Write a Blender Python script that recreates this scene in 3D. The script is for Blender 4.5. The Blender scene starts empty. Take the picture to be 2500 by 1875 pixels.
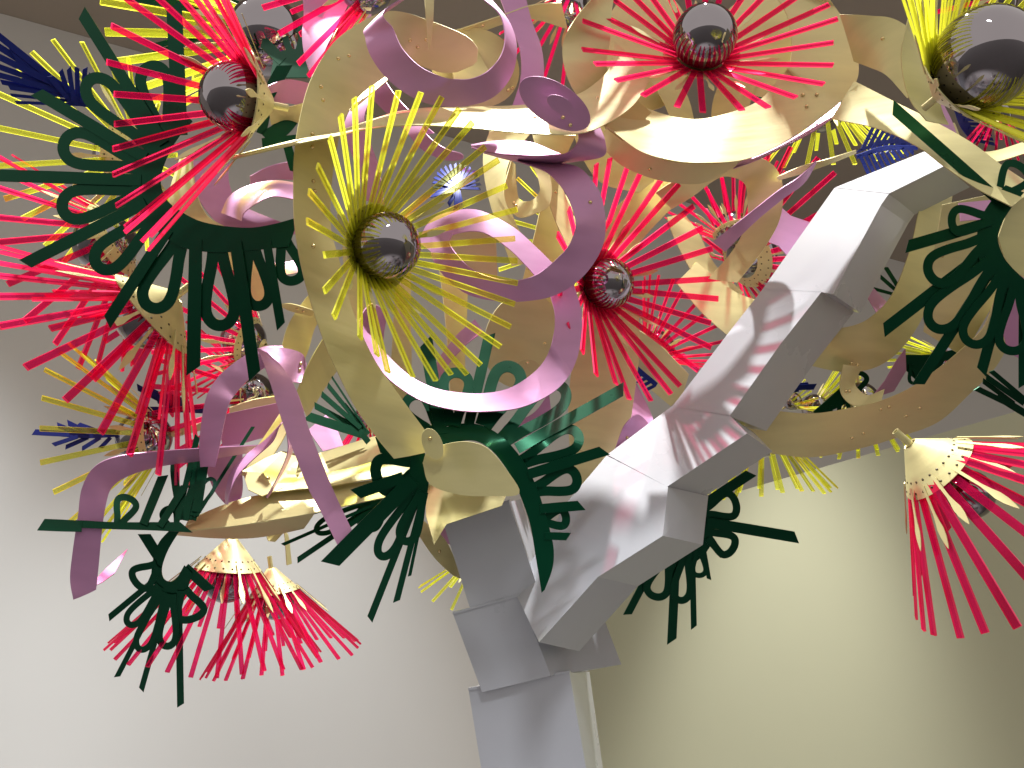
import bpy, math, random
from mathutils import Vector, Matrix

# ------------------------------------------------------------------ camera, world, lights, exposure
S = bpy.context.scene
COL = S.collection
HFOV = math.radians(62.0)
PITCH = math.radians(30.0)
CAM = Vector((0, 0, 1.6))
FW = Vector((0, math.cos(PITCH), math.sin(PITCH)))
RT = Vector((1, 0, 0))
UP = Vector((0, -math.sin(PITCH), math.cos(PITCH)))
K = math.tan(HFOV / 2) / 1250.0

cd = bpy.data.cameras.new('camera')
cd.sensor_fit = 'HORIZONTAL'
cd.angle = HFOV
cd.clip_end = 200
cam = bpy.data.objects.new('camera', cd)
cam.location = CAM
cam.rotation_euler = (math.pi / 2 + PITCH, 0, 0)
COL.objects.link(cam)
S.camera = cam

W = bpy.data.worlds.new('World')
S.world = W
W.use_nodes = True
W.node_tree.nodes['Background'].inputs[0].default_value = (1.0, 0.95, 0.885, 1)
W.node_tree.nodes['Background'].inputs[1].default_value = 0.66
S.view_settings.view_transform = 'Standard'
S.view_settings.look = 'None'
S.view_settings.exposure = 0.45
S.view_settings.gamma = 1.0
S.cycles.transparent_max_bounces = 32
S.cycles.max_bounces = 8
S.cycles.use_denoising = True


def P(x, y, d):
    """photo position (2500 x 1875) at a distance d in front of the camera -> a point of the room"""
    return CAM + d * (FW + RT * ((x - 1250) * K) + UP * ((937.5 - y) * K))


def D(ax, ay, az):
    return (RT * ax + UP * ay - FW * az).normalized()


def spot(name, loc, target, power, deg, blend, radius, color):
    l = bpy.data.lights.new(name, 'SPOT')
    l.energy = power
    l.spot_size = math.radians(deg)
    l.spot_blend = blend
    l.shadow_soft_size = radius
    l.color = color
    o = bpy.data.objects.new(name, l)
    o.location = loc
    o.rotation_euler = (Vector(target) - Vector(loc)).to_track_quat('-Z', 'Y').to_euler()
    COL.objects.link(o)
    return o


spot('gallery_spotlight', (-2.9, 1.5, 7.6), (-0.8, 2.8, 2.9), 2500, 44, 0.5, 0.06, (1.0, 0.98, 0.94))
spot('gallery_spotlight', (1.1, 1.5, 8.4), (0.75, 2.9, 3.0), 2700, 42, 0.5, 0.06, (1.0, 0.98, 0.94))
spot('gallery_spotlight', (0.3, -1.6, 5.2), (0.2, 3.5, 0.75), 2200, 25, 1.0, 0.45, (0.97, 0.98, 1.0))
spot('wall_washer', (-4.4, 3.0, 8.8), (-4.6, 6.1, 0.0), 2300, 46, 1.0, 0.3, (0.88, 0.95, 1.0))
spot('wall_washer', (-1.7, 3.9, 8.8), (-1.8, 7.1, 0.0), 2000, 48, 1.0, 0.3, (0.88, 0.95, 1.0))
spot('wall_washer', (1.5, 4.4, 8.0), (1.95, 6.8, 2.4), 1800, 32, 1.0, 0.3, (1.0, 1.0, 0.97))

# ------------------------------------------------------------------ materials


def mat(name):
    m = bpy.data.materials.new(name)
    m.use_nodes = True
    return m, m.node_tree.nodes, m.node_tree.links


def principled(name, base, rough, metal, var=0.12, scale=6.0, stretch=(1, 1, 1), coat=0.0, bump=0.0, rvar=0.08, spec=0.5):
    m, N, L = mat(name)
    b = N['Principled BSDF']
    b.inputs['Metallic'].default_value = metal
    b.inputs['Specular IOR Level'].default_value = spec
    b.inputs['Coat Weight'].default_value = coat
    b.inputs['Coat Roughness'].default_value = 0.12
    tc = N.new('ShaderNodeTexCoord')
    mp = N.new('ShaderNodeMapping')
    mp.inputs['Scale'].default_value = stretch
    L.new(tc.outputs['Object'], mp.inputs[0])
    nz = N.new('ShaderNodeTexNoise')
    nz.inputs['Scale'].default_value = scale
    nz.inputs['Detail'].default_value = 6
    L.new(mp.outputs[0], nz.inputs['Vector'])
    r = N.new('ShaderNodeValToRGB')
    r.color_ramp.elements[0].position = 0.3
    r.color_ramp.elements[1].position = 0.7
    r.color_ramp.elements[0].color = tuple(c * (1 - var) for c in base) + (1,)
    r.color_ramp.elements[1].color = tuple(min(1, c * (1 + var)) for c in base) + (1,)
    L.new(nz.outputs[0], r.inputs[0])
    L.new(r.outputs[0], b.inputs['Base Color'])
    mr = N.new('ShaderNodeMapRange')
    mr.inputs['To Min'].default_value = max(0.02, rough - rvar)
    mr.inputs['To Max'].default_value = rough + rvar
    L.new(nz.outputs[0], mr.inputs[0])
    L.new(mr.outputs[0], b.inputs['Roughness'])
    if bump:
        bp = N.new('ShaderNodeBump')
        bp.inputs['Strength'].default_value = bump
        bp.inputs['Distance'].default_value = 0.01
        L.new(nz.outputs[0], bp.inputs['Height'])
        L.new(bp.outputs[0], b.inputs['Normal'])
    return m


def acrylic(name, tint, body, clear):
    """tinted clear plastic: lets coloured light through, glows a little where it scatters"""
    m, N, L = mat(name)
    N.remove(N['Principled BSDF'])
    out = N['Material Output']
    tr = N.new('ShaderNodeBsdfTransparent')
    tr.inputs[0].default_value = tint + (1,)
    df = N.new('ShaderNodeBsdfDiffuse')
    df.inputs[0].default_value = body + (1,)
    tl = N.new('ShaderNodeBsdfTranslucent')
    tl.inputs[0].default_value = body + (1,)
    a = N.new('ShaderNodeMixShader')
    a.inputs[0].default_value = 0.5
    L.new(df.outputs[0], a.inputs[1])
    L.new(tl.outputs[0], a.inputs[2])
    b = N.new('ShaderNodeMixShader')
    b.inputs[0].default_value = clear
    L.new(a.outputs[0], b.inputs[1])
    L.new(tr.outputs[0], b.inputs[2])
    gl = N.new('ShaderNodeBsdfGlossy')
    gl.inputs['Roughness'].default_value = 0.06
    fr = N.new('ShaderNodeFresnel')
    fr.inputs[0].default_value = 1.45
    c = N.new('ShaderNodeMixShader')
    ge = N.new('ShaderNodeNewGeometry')
    inv = N.new('ShaderNodeMath')
    inv.operation = 'SUBTRACT'
    inv.inputs[0].default_value = 1.0
    L.new(ge.outputs['Backfacing'], inv.inputs[1])
    mu = N.new('ShaderNodeMath')
    mu.operation = 'MULTIPLY'
    L.new(fr.outputs[0], mu.inputs[0])
    L.new(inv.outputs[0], mu.inputs[1])
    mu.use_clamp = True
    L.new(mu.outputs[0], c.inputs[0])
    L.new(b.outputs[0], c.inputs[1])
    L.new(gl.outputs[0], c.inputs[2])
    L.new(c.outputs[0], out.inputs[0])
    return m


GOLD = principled('gold_anodised_sheet', (0.60, 0.54, 0.27), 0.46, 0.32, 0.09, 3.0, (1, 1, 6), rvar=0.14, bump=0.10)
PINK = principled('pink_anodised_sheet', (0.51, 0.25, 0.45), 0.43, 0.25, 0.07, 3.0, (1, 1, 5), rvar=0.12, bump=0.08)
GREEN = principled('green_anodised_sheet', (0.0014, 0.046, 0.021), 0.30, 0.5, 0.1, 4.0, spec=0.2)
BLUE = principled('blue_anodised_sheet', (0.014, 0.025, 0.17), 0.36, 0.1, 0.1, 4.0, spec=0.12)
WHITE = principled('white_trunk_paint', (0.42, 0.435, 0.48), 0.3, 0.0, 0.035, 2.2, coat=0.4, bump=0.05, rvar=0.12)
DARK = principled('dark_rivet_hole', (0.07, 0.05, 0.02), 0.5, 0.3)
RIVET = principled('brass_rivet', (0.72, 0.58, 0.30), 0.25, 0.9)
BALL = principled('smoked_mirror_glass', (0.29, 0.265, 0.285), 0.03, 1.0, 0.02, 2.0, rvar=0.01)
RED = acrylic('red_clear_acrylic', (0.99, 0.24, 0.47), (0.95, 0.022, 0.22), 0.80)
RED_E = acrylic('red_acrylic_edge', (1.0, 0.3, 0.46), (1.0, 0.12, 0.26), 0.3)
YEL = acrylic('yellow_clear_acrylic', (0.95, 0.96, 0.48), (0.78, 0.82, 0.07), 0.84)
YEL_E = acrylic('yellow_acrylic_edge', (0.95, 0.95, 0.3), (0.95, 0.95, 0.15), 0.2)
WALL_L = principled('grey_wall_paint', (0.50, 0.472, 0.44), 0.9, 0.0, 0.015, 1.2, bump=0.02)
WALL_R = principled('olive_wall_paint', (0.41, 0.405, 0.28), 0.9, 0.0, 0.015, 1.2, bump=0.02)
CEIL = principled('brown_ceiling_paint', (0.42, 0.35, 0.285), 0.9, 0.0, 0.03, 1.0, bump=0.02)
FLOOR = principled('grey_floor', (0.17, 0.165, 0.17), 0.5, 0.0, 0.05, 1.0)

# ------------------------------------------------------------------ helpers
USED = {}


def link(name, mesh, parent=None):
    o = bpy.data.objects.new(name, mesh)
    COL.objects.link(o)
    if parent:
        o.parent = parent
    return o


def tag(o, label, cat=None, group=None):
    o['label'] = label
    if cat:
        o['category'] = cat
    if group:
        o['group'] = group
    return o


def mesh(name, vs, fs, mats, smooth=None, mi=None):
    me = bpy.data.meshes.new(name)
    me.from_pydata([tuple(v) for v in vs], [], fs)
    for m in mats:
        me.materials.append(m)
    if smooth is not None:
        me.polygons.foreach_set('use_smooth', smooth)
    if mi:
        me.polygons.foreach_set('material_index', mi)
    me.update()
    return me


def sheet(name, grid, t, m):
    """a bent sheet of thickness t over a grid of points, with its own sharp rim"""
    n, k = len(grid), len(grid[0])
    nor = []
    for i in range(n):
        row = []
        for j in range(k):
            a = grid[min(i + 1, n - 1)][j] - grid[max(i - 1, 0)][j]
            b = grid[i][min(j + 1, k - 1)] - grid[i][max(j - 1, 0)]
            c = a.cross(b)
            row.append(c.normalized() if c.length > 1e-12 else None)
        nor.append(row)
    last = Vector((0, -1, 0))
    for i in range(n):
        for j in range(k):
            if nor[i][j] is None:
                nor[i][j] = last
            last = nor[i][j]
    vs, fs, sm = [], [], []
    for s in (1, -1):
        o = len(vs)
        for i in range(n):
            for j in range(k):
                vs.append(grid[i][j] + nor[i][j] * (s * t / 2))
        for i in range(n - 1):
            for j in range(k - 1):
                q = [o + i * k + j, o + (i + 1) * k + j, o + (i + 1) * k + j + 1, o + i * k + j + 1]
                fs.append(q if s > 0 else q[::-1])
                sm.append(True)
    loop = [(i, 0) for i in range(n)] + [(n - 1, j) for j in range(1, k)] + [(i, k - 1) for i in range(n - 2, -1, -1)] + [(0, j) for j in range(k - 2, 0, -1)]
    o = len(vs)
    for (i, j) in loop:
        vs.append(grid[i][j] + nor[i][j] * (t / 2))
        vs.append(grid[i][j] - nor[i][j] * (t / 2))
    q = len(loop)
    for a in range(q):
        b = (a + 1) % q
        fs.append([o + 2 * a, o + 2 * a + 1, o + 2 * b + 1, o + 2 * b])
        sm.append(False)
    return mesh(name, vs, fs, [m], sm), nor


def catmull(pts, per):
    out = []
    n = len(pts)
    for i in range(n - 1):
        p0 = pts[i - 1] if i else [2 * a - b for a, b in zip(pts[0], pts[1])]
        p1, p2 = pts[i], pts[i + 1]
        p3 = pts[i + 2] if i + 2 < n else [2 * a - b for a, b in zip(pts[-1], pts[-2])]
        for s in range(per):
            t = s / per
            out.append([0.5 * (2 * b + (c - a) * t + (2 * a - 5 * b + 4 * c - d) * t * t + (3 * b - a - 3 * c + d) * t ** 3)
                        for a, b, c, d in zip(p0, p1, p2, p3)])
    out.append(list(pts[-1]))
    return out


def dome_mesh():
    vs, fs, sm = [], [], []
    seg, rings = 8, 3
    for r in range(rings):
        a = (math.pi / 2) * r / rings
        for s in range(seg):
            p = 2 * math.pi * s / seg
            vs.append((math.cos(a) * math.cos(p), math.cos(a) * math.sin(p), math.sin(a) * 0.8))
    vs.append((0, 0, 0.8))
    for r in range(rings - 1):
        for s in range(seg):
            fs.append([r * seg + s, r * seg + (s + 1) % seg, (r + 1) * seg + (s + 1) % seg, (r + 1) * seg + s])
            sm.append(True)
    for s in range(seg):
        fs.append([(rings - 1) * seg + s, (rings - 1) * seg + (s + 1) % seg, len(vs) - 1])
        sm.append(True)
    return mesh('rivet', vs, fs, [RIVET], sm)


RIVET_ME = dome_mesh()


def add_rivet(parent, p, n, r=0.007):
    o = link('rivet', RIVET_ME, parent)
    q = n.to_track_quat('Z', 'Y').to_matrix().to_4x4()
    o.matrix_local = Matrix.Translation(p - parent.location) @ q @ Matrix.Scale(r, 4)


def ribbon(kind, label, m, pts, width=None, tilt=1.0, d=None, rivets=(), rounds=(0, 0), t=0.0035, group=None):
    """a metal strip given by its two edges; its real width stays the same and what the picture foreshortens turns in depth.
    pts: (xl, yl, xr, yr[, d])"""
    pts = [list(p) + ([d] if len(p) == 4 else []) for p in pts]
    sm = catmull(pts, 7)
    ws = [math.hypot(a[2] - a[0], a[3] - a[1]) * K * a[4] for a in sm]
    width = width or max(ws) * 1.03
    grid = []
    mid = [Vector(((a[0] + a[2]) / 2, (a[1] + a[3]) / 2)) for a in sm]
    for i, a in enumerate(sm):
        dz = tilt * min(0.5 * math.sqrt(max(0.0, width * width - ws[i] * ws[i])), 0.16)
        A = P(a[0], a[1], a[4] - dz)
        B = P(a[2], a[3], a[4] + dz)
        grid.append([A, A.lerp(B, 0.33), A.lerp(B, 0.67), B])
    base = sum((g[1] for g in grid), Vector()) / len(grid)
    c = 0.012 * width
    for g in grid:                                       # sheet metal is never dead flat: a slight crown across the strip
        nrm = (g[3] - g[0]).cross(RT + UP * 0.3)
        if nrm.length > 1e-9:
            nrm.normalize()
            g[1] += nrm * c
            g[2] += nrm * c
    for end, use in ((0, rounds[0]), (1, rounds[1])):
        if use:
            acc, idx = 0.0, range(len(grid)) if end == 0 else range(len(grid) - 1, -1, -1)
            prev = None
            cen = None
            for i in idx:
                cen = (grid[i][0] + grid[i][3]) / 2
                if prev is not None:
                    acc += (cen - prev).length
                prev = cen
                h = width / 2
                if acc < h:
                    f = max(0.12, math.sqrt(max(0, 1 - (1 - acc / h) ** 2)))
                    grid[i] = [cen + (p - cen) * f for p in grid[i]]
    G = [[p - base for p in g] for g in grid]
    me, nor = sheet(kind, G, t, m)
    o = link(kind, me)
    o.location = base
    tag(o, label, 'ribbon', group)
    n = len(G)
    for (u, v) in rivets:
        i = min(n - 1, max(0, int(u * (n - 1))))
        p = G[i][0].lerp(G[i][3], v)
        nn = nor[i][1].copy()
        if nn.dot(CAM - (base + p)) < 0:
            nn = -nn
        add_rivet(o, base + p + nn * (t / 2 + c * 0.5), nn)
    return o


def plane_d(d0, x0, y0, gx, gy, q=0.0):
    def f(x, y):
        dx, dy = (x - x0) / 1000, (y - y0) / 1000
        return d0 / (1 - (gx * dx + gy * dy)) + q * (dx * dx + dy * dy)
    return f


def panel(kind, label, m, out, d0, g=(0, 0), t=0.0035, cat='ribbon', rivets=(), smooth=0):
    """a flat cut sheet with a free outline"""
    if smooth:
        out = [p[:2] for p in catmull([list(p) for p in out] + [list(out[0])], smooth)][:-1]
    cx = sum(p[0] for p in out) / len(out)
    cy = sum(p[1] for p in out) / len(out)
    f = plane_d(d0, cx, cy, *g)
    base = P(cx, cy, d0)
    q = [P(x, y, f(x, y)) - base for x, y in out]
    nn = Vector()
    for i in range(len(q)):
        nn += q[i].cross(q[(i + 1) % len(q)])
    nn.normalize()
    if nn.dot(CAM - base) < 0:
        q.reverse()
        nn = -nn
    k = len(q)
    vs = [p + nn * t / 2 for p in q] + [p - nn * t / 2 for p in q]
    fs = [list(range(k)), list(range(2 * k - 1, k - 1, -1))] + [[i + k, (i + 1) % k + k, (i + 1) % k, i] for i in range(k)]
    o = link(kind, mesh(kind, vs, fs, [m]))
    o.location = base
    tag(o, label, cat)
    for (x, y) in rivets:
        add_rivet(o, P(x, y, f(x, y)) + nn * t / 2, nn)
    return o


def ellipse(cx, cy, rx, ry, rot=0, n=40):
    c, s = math.cos(math.radians(rot)), math.sin(math.radians(rot))
    return [(cx + rx * math.cos(a) * c - ry * math.sin(a) * s, cy + rx * math.cos(a) * s + ry * math.sin(a) * c)
            for a in [2 * math.pi * i / n for i in range(n)]]


def leaf(kind, label, m, f, band, petals, cat='leaf', names=('band', 'spike', 'loop'), t=0.003, group=None, bow=0.0):
    """a cut sheet leaf: a curved band from which spikes and closed loops stand out.
    band: (xi, yi, xo, yo); petals: ('s'|'l', base x, y, tip x, y, strip width[, half width of the loop])"""
    allp = [(p[3], p[4]) for p in petals] + [(b[0], b[1]) for b in band]
    cx = sum(p[0] for p in allp) / len(allp)
    cy = sum(p[1] for p in allp) / len(allp)
    base = P(cx, cy, f(cx, cy))
    root = link(kind, None)
    root.empty_display_size = 0.05
    root.location = base
    tag(root, label, cat, group)
    if band:
        sm = catmull([list(b) for b in band], 6)
        G = [[P(a[0], a[1], f(a[0], a[1])) - base,
              P((a[0] + a[2]) / 2, (a[1] + a[3]) / 2, f((a[0] + a[2]) / 2, (a[1] + a[3]) / 2)) - base,
              P(a[2], a[3], f(a[2], a[3])) - base] for a in sm]
        me, _ = sheet(names[0], G, t, m)
        link(names[0], me, root)
    for i, p in enumerate(petals):
        off = (0.0022, 0.0041, 0.0063)[i % 3] * (1 if i % 2 else -1)
        w = p[5] * ((1.1 if p[0] == 's' else 0.9) if m is GREEN and p[5] >= 20 else 1.0)
        b, e = Vector(p[1:3]), Vector(p[3:5])
        ln = (e - b).length
        u = (e - b) / ln
        v = Vector((-u.y, u.x))
        rng = random.Random(i * 7 + int(cx))

        def pt(al, la):
            q = b + u * (al * ln) + v * la
            return P(q.x, q.y, f(q.x, q.y) + off + bow * al * al) - base
        if p[0] == 's':
            sl = rng.choice((-0.6, 0.6, 0.75)) * w
            G = []
            for s in range(7):
                al = s / 6
                hw = w / 2 * (0.94 + 0.06 * min(1, al * 2))
                dl = (sl / 2 / ln) * (1 if s == 6 else 0)
                G.append([pt(al - dl, -hw), pt(al + dl, hw)])
            nm = names[1]
        else:
            bw = p[6] if len(p) > 6 else max(w * 1.25, 0.2 * ln)
            bw += 0.07 * ln ** .5 * 4 if m is GREEN else 0
            bw -= w / 2
            c = [(0.0, -0.2), (0.25, -0.42), (0.5, -0.76), (0.72, -0.97), (0.86, -0.9), (0.955, -0.52), (0.985, 0.0),
                 (0.955, 0.52), (0.86, 0.9), (0.72, 0.97), (0.5, 0.76), (0.25, 0.42), (0.0, 0.2)]
            tipin = w / 2 / ln
            c2 = [[a * (1 - tipin), k * bw] for a, k in c]
            line = catmull(c2, 4)
            G = []
            for s, q in enumerate(line):
                a = line[max(0, s - 1)]
                z = line[min(len(line) - 1, s + 1)]
                tx, ty = (z[0] - a[0]) * ln, z[1] - a[1]
                h = math.hypot(tx, ty) or 1
                nx, ny = -ty / h, tx / h
                G.append([pt(q[0] + nx * w / 2 / ln, q[1] + ny * w / 2), pt(q[0] - nx * w / 2 / ln, q[1] - ny * w / 2)])
            nm = names[2]
        me, _ = sheet(nm, G, t, m)
        link(nm, me, root)
    return root


# ---- flower pieces, unit length along the ray, shared between flowers
def ray_mesh(name, m, e):
    x0, x1, w, h = 0.2, 1.0, 0.0192, 0.0062
    vs = [(x, y, z) for x in (x0, x1) for y in (-w, w) for z in (-h, h)]
    fs = [[1, 3, 7, 5], [0, 4, 6, 2], [0, 1, 5, 4], [2, 6, 7, 3], [0, 2, 3, 1], [4, 5, 7, 6]]
    return mesh(name, vs, fs, [m, e], None, [0, 0, 1, 1, 1, 1])


RAY = {'red': ray_mesh('red_ray', RED, RED_E), 'yellow': ray_mesh('yellow_ray', YEL, YEL_E)}


def stamen_mesh():
    prof = [(0.26, 0.008), (0.40, 0.0075), (0.44, 0.012), (0.48, 0.019), (0.52, 0.017), (0.56, 0.008), (0.58, 0.001)]
    G = [[Vector((x, -w, 0)), Vector((x, w, 0))] for x, w in prof]
    return sheet('stamen', G, 0.004, GOLD)[0]


STAMEN = stamen_mesh()


def ball_mesh():
    import bmesh
    bm = bmesh.new()
    bmesh.ops.create_uvsphere(bm, u_segments=48, v_segments=28, radius=1)
    me = bpy.data.meshes.new('mirror_ball')
    bm.to_mesh(me)
    bm.free()
    me.materials.append(BALL)
    me.polygons.foreach_set('use_smooth', [True] * len(me.polygons))
    return me


BALL_ME = ball_mesh()
CONES = {}


def cone_mesh(al):
    k = round(al, 3)
    if k in CONES:
        return CONES[k]
    e = lambda s, p: Vector((s * math.sin(al) * math.cos(p), s * math.sin(al) * math.sin(p), s * math.cos(al)))
    G = [[e(s, 2 * math.pi * j / 40) for j in range(41)] for s in (0.05, 0.12, 0.2, 0.31)]
    me = sheet('cone', G, 0.007, GOLD)[0]
    vs, fs = [], []
    nd = 22
    for s in (0.225, 0.28):
        for j in range(nd):
            p = 2 * math.pi * (j + (0.25 if s < 0.25 else 0.75)) / nd
            c = e(s, p)
            n = Vector((math.cos(al) * math.cos(p), math.cos(al) * math.sin(p), -math.sin(al)))
            tn = Vector((-math.sin(p), math.cos(p), 0))
            u = tn.cross(n)
            for sg in (1, -1):
                o = len(vs)
                for q in range(6):
                    a = q * math.pi / 3
                    vs.append(c + n * (0.0045 * sg) + (tn * math.cos(a) + u * math.sin(a)) * 0.0068)
                vs.append(c + n * (0.0085 * sg))
                for q in range(6):
                    fs.append([o + q, o + (q + 1) % 6, o + 6] if sg > 0 else [o + (q + 1) % 6, o + q, o + 6])
    st = mesh('rivets', vs, fs, [DARK])
    CONES[k] = (me, st)
    return CONES[k]


NF = [0]
STEM = sheet('stem', [[Vector((0.017 * math.cos(2 * math.pi * j / 12), 0.017 * math.sin(2 * math.pi * j / 12), z)) for j in range(13)] for z in (-0.06, 0.0, 0.055)], 0.004, GOLD)[0]


def flower(color, label, x, y, d, axis, lpx, al=57, n=24, ball=0.205, bz=0.22, at='ball', second=0, roll=0.0, kind=None, stamens=14, jit=1.0, wid=1.0, gap=2.0):
    NF[0] += 1
    rng = random.Random(NF[0] * 31)
    kind = kind or color + '_flower'
    L = lpx * K * d
    ax = D(*axis)
    al = math.radians(al)
    p = P(x, y, d)
    apex = p - ax * (bz * L) if at == 'ball' else p
    root = link(kind, None)
    root.empty_display_size = 0.05
    M = Matrix.Translation(apex) @ ax.to_track_quat('Z', 'Y').to_matrix().to_4x4() @ Matrix.Rotation(roll, 4, 'Z') @ Matrix.Scale(L, 4)
    root.matrix_world = M
    tag(root, label, 'flower')
    cme, sme = cone_mesh(al)
    cone = link('cone', cme, root)
    link('stem', STEM, root)
    s = link('rivets', sme, cone)
    s['kind'] = 'stuff'
    b = link('mirror_ball', BALL_ME, root)
    b.location = (0, 0, bz)
    b.scale = (ball,) * 3

    def put(nm, me, ph, a2, sc, off=0.0):
        c, s_ = math.cos(ph), math.sin(ph)
        e = Vector((math.sin(a2) * c, math.sin(a2) * s_, math.cos(a2)))
        nn = Vector((math.cos(a2) * c, math.cos(a2) * s_, -math.sin(a2)))
        t = nn.cross(e)
        R = Matrix((e, t, nn)).transposed().to_4x4()
        o = link(nm, me, cone if nm == 'stamen' else root)
        o.matrix_local = Matrix.Translation(nn * off) @ R @ Matrix.Diagonal((sc, wid if nm == 'ray' else 1, 1, 1))
        return o
    for i in range(n):
        ph = 2 * math.pi * (i + rng.uniform(-.12, .12) * jit) / n
        a2 = al + rng.uniform(-.03, .03) * jit
        dr_ = M.to_3x3() @ Vector((math.sin(a2) * math.cos(ph), math.sin(a2) * math.sin(ph), math.cos(a2)))
        if dr_.normalized().dot((CAM - apex).normalized()) > gap:      # the bloom is open on this side
            continue
        put('ray', RAY[color], ph, a2, 1 + rng.uniform(-.035, .02), -0.011)
    for i in range(second):
        ph = 2 * math.pi * (i + .5) / second
        put('ray', RAY[color], ph, al - 0.22 + rng.uniform(-.03, .03), 0.66, -0.03)
    for i in range(stamens):
        ph = 2 * math.pi * (i + .5 + rng.uniform(-.15, .15)) / stamens
        put('stamen', STAMEN, ph, al - 0.02 + rng.uniform(-.05, .09), 1 + rng.uniform(-.12, .08), 0.009)
    return root


def solid(name, vs, fs, m, parent, bevel=0.004):
    o = link(name, mesh(name, vs, fs, [m]), parent)
    b = o.modifiers.new('bevel', 'BEVEL')
    b.width = bevel
    b.segments = 2
    return o


# ------------------------------------------------------------------ setting: walls, ceiling, floor


def hit_z(x, y, h):
    r = P(x, y, 1.0) - CAM
    return CAM + r * ((h - CAM.z) / r.z)


HC, HR = 9.4, 4.5
a = hit_z(0, 32, HC)
b = hit_z(290, 112, HC)
c = hit_z(1830, 1192, HR)
e = hit_z(2420, 1022, HR)
dl = (b - a).normalized()
dr = (e - c).normalized()
# where the two walls meet in plan
den = dl.x * dr.y - dl.y * dr.x
tt = ((c.x - a.x) * dr.y - (c.y - a.y) * dr.x) / den
corner = a + dl * tt


def wall(name, p, q, h, th, nrm, m):
    vs = []
    for z in (-0.02, h):
        for s in (0, 1):
            for w in (p, q):
                vs.append((w.x + nrm.x * th * s, w.y + nrm.y * th * s, z))
    fs = [[0, 1, 5, 4], [3, 2, 6, 7], [2, 0, 4, 6], [1, 3, 7, 5], [4, 5, 7, 6], [2, 3, 1, 0]]
    o = link(name, mesh(name, vs, fs, [m]))
    o['kind'] = 'structure'
    return o


nl = Vector((-dl.y, dl.x, 0))
nl = nl if nl.dot(a - CAM) > 0 else -nl
nr = Vector((-dr.y, dr.x, 0))
nr = nr if nr.dot(c - CAM) > 0 else -nr
print('corner', corner, 'a', a, 'b', b, 'c', c, 'e', e)
wall('wall_left', a - dl * 9, corner + dl * 14, HC, 0.2, nl, WALL_L)
wall('wall_right', corner + dr * 0.003, c + dr * 16, HR, 0.25, nr, WALL_R)


def slab(name, z, m, up):
    y0 = 1.5 if up else -12
    vs = [(-25, y0, z), (25, y0, z), (25, 32, z), (-25, 32, z)]
    vs += [(x, y, z + (0.2 if up else -0.2)) for x, y, _ in vs]
    fs = [[0, 1, 2, 3], [7, 6, 5, 4], [0, 4, 5, 1], [1, 5, 6, 2], [2, 6, 7, 3], [3, 7, 4, 0]]
    o = link(name, mesh(name, vs, fs, [m]))
    o['kind'] = 'structure'


slab('ceiling', HC + 0.004, CEIL, True)
slab('floor', 0.0, FLOOR, False)

# ------------------------------------------------------------------ trunk and branch


def patches(name, quads, m, parent, n=8):
    vs, fs, sm = [], [], []
    for (a, b, c, d_) in quads:
        o = len(vs)
        for i in range(n + 1):
            for j in range(n + 1):
                u, w = i / n, j / n
                vs.append((a * (1 - u) + b * u) * (1 - w) + (d_ * (1 - u) + c * u) * w)
        for i in range(n):
            for j in range(n):
                q = o + i * (n + 1) + j
                fs.append([q, q + n + 1, q + n + 2, q + 1])
                sm.append(True)
    return link(name, mesh(name, vs, fs, [m], sm), parent)


def box(name, front, back, parent, m=WHITE):
    """front: four (x, y, d) corners tl, tr, br, bl; back: the same four further away"""
    v = [P(*p) - parent.location for p in front] + [P(*p) - parent.location for p in back]
    fs = [[3, 2, 1, 0], [4, 5, 6, 7], [0, 1, 5, 4], [1, 2, 6, 5], [2, 3, 7, 6], [3, 0, 4, 7]]
    return patches(name, [[v[i] for i in f] for f in fs], m, parent)


trunk = link('box_column', None)
trunk.location = P(1290, 1875, 3.4)
tag(trunk, 'white painted column of stacked offset boxes below the gold disc', 'column')
box('block', [(1144, 1685, 3.22), (1390, 1642, 3.22), (1470, 2100, 3.30), (1216, 2130, 3.30)],
    [(1190, 1660, 3.56), (1439, 1640, 3.56), (1498, 2060, 3.62), (1250, 2080, 3.62)], trunk)
box('block', [(1106, 1499, 3.17), (1269, 1455, 3.17), (1345, 1650, 3.20), (1177, 1690, 3.20)],
    [(1190, 1470, 3.5), (1440, 1420, 3.5), (1517, 1622, 3.5), (1290, 1665, 3.5)], trunk)
box('block', [(1083, 1279, 3.14), (1242, 1225, 3.14), (1315, 1442, 3.17), (1148, 1487, 3.17)],
    [(1130, 1262, 3.5), (1272, 1218, 3.5), (1336, 1430, 3.5), (1190, 1470, 3.5)], trunk)

for (tl, tr, dd) in (((1144, 1685), (1390, 1642), 3.22), ((1106, 1499), (1269, 1455), 3.17), ((1083, 1279), (1242, 1225), 3.14)):  # added white strips stand in for the line of light grazing each block top
    f0 = [(tl[0] - 1, tl[1] - 5, dd - .004), (tr[0] + 1, tr[1] - 5, dd - .004), (tr[0] + 1, tr[1] + 1, dd - .004), (tl[0] - 1, tl[1] + 1, dd - .004)]
    box('glint_strip', f0, [(x + 3, y - 2, dd + .03) for x, y, _ in f0], trunk)

branch = link('tree_branch', None)
branch.location = P(1320, 1570, 3.2)
tag(branch, 'white zigzag branch of faceted boxes rising right from the trunk', 'branch')


BR = plane_d(3.2, 1750, 1000, -.27, -.31)


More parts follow.
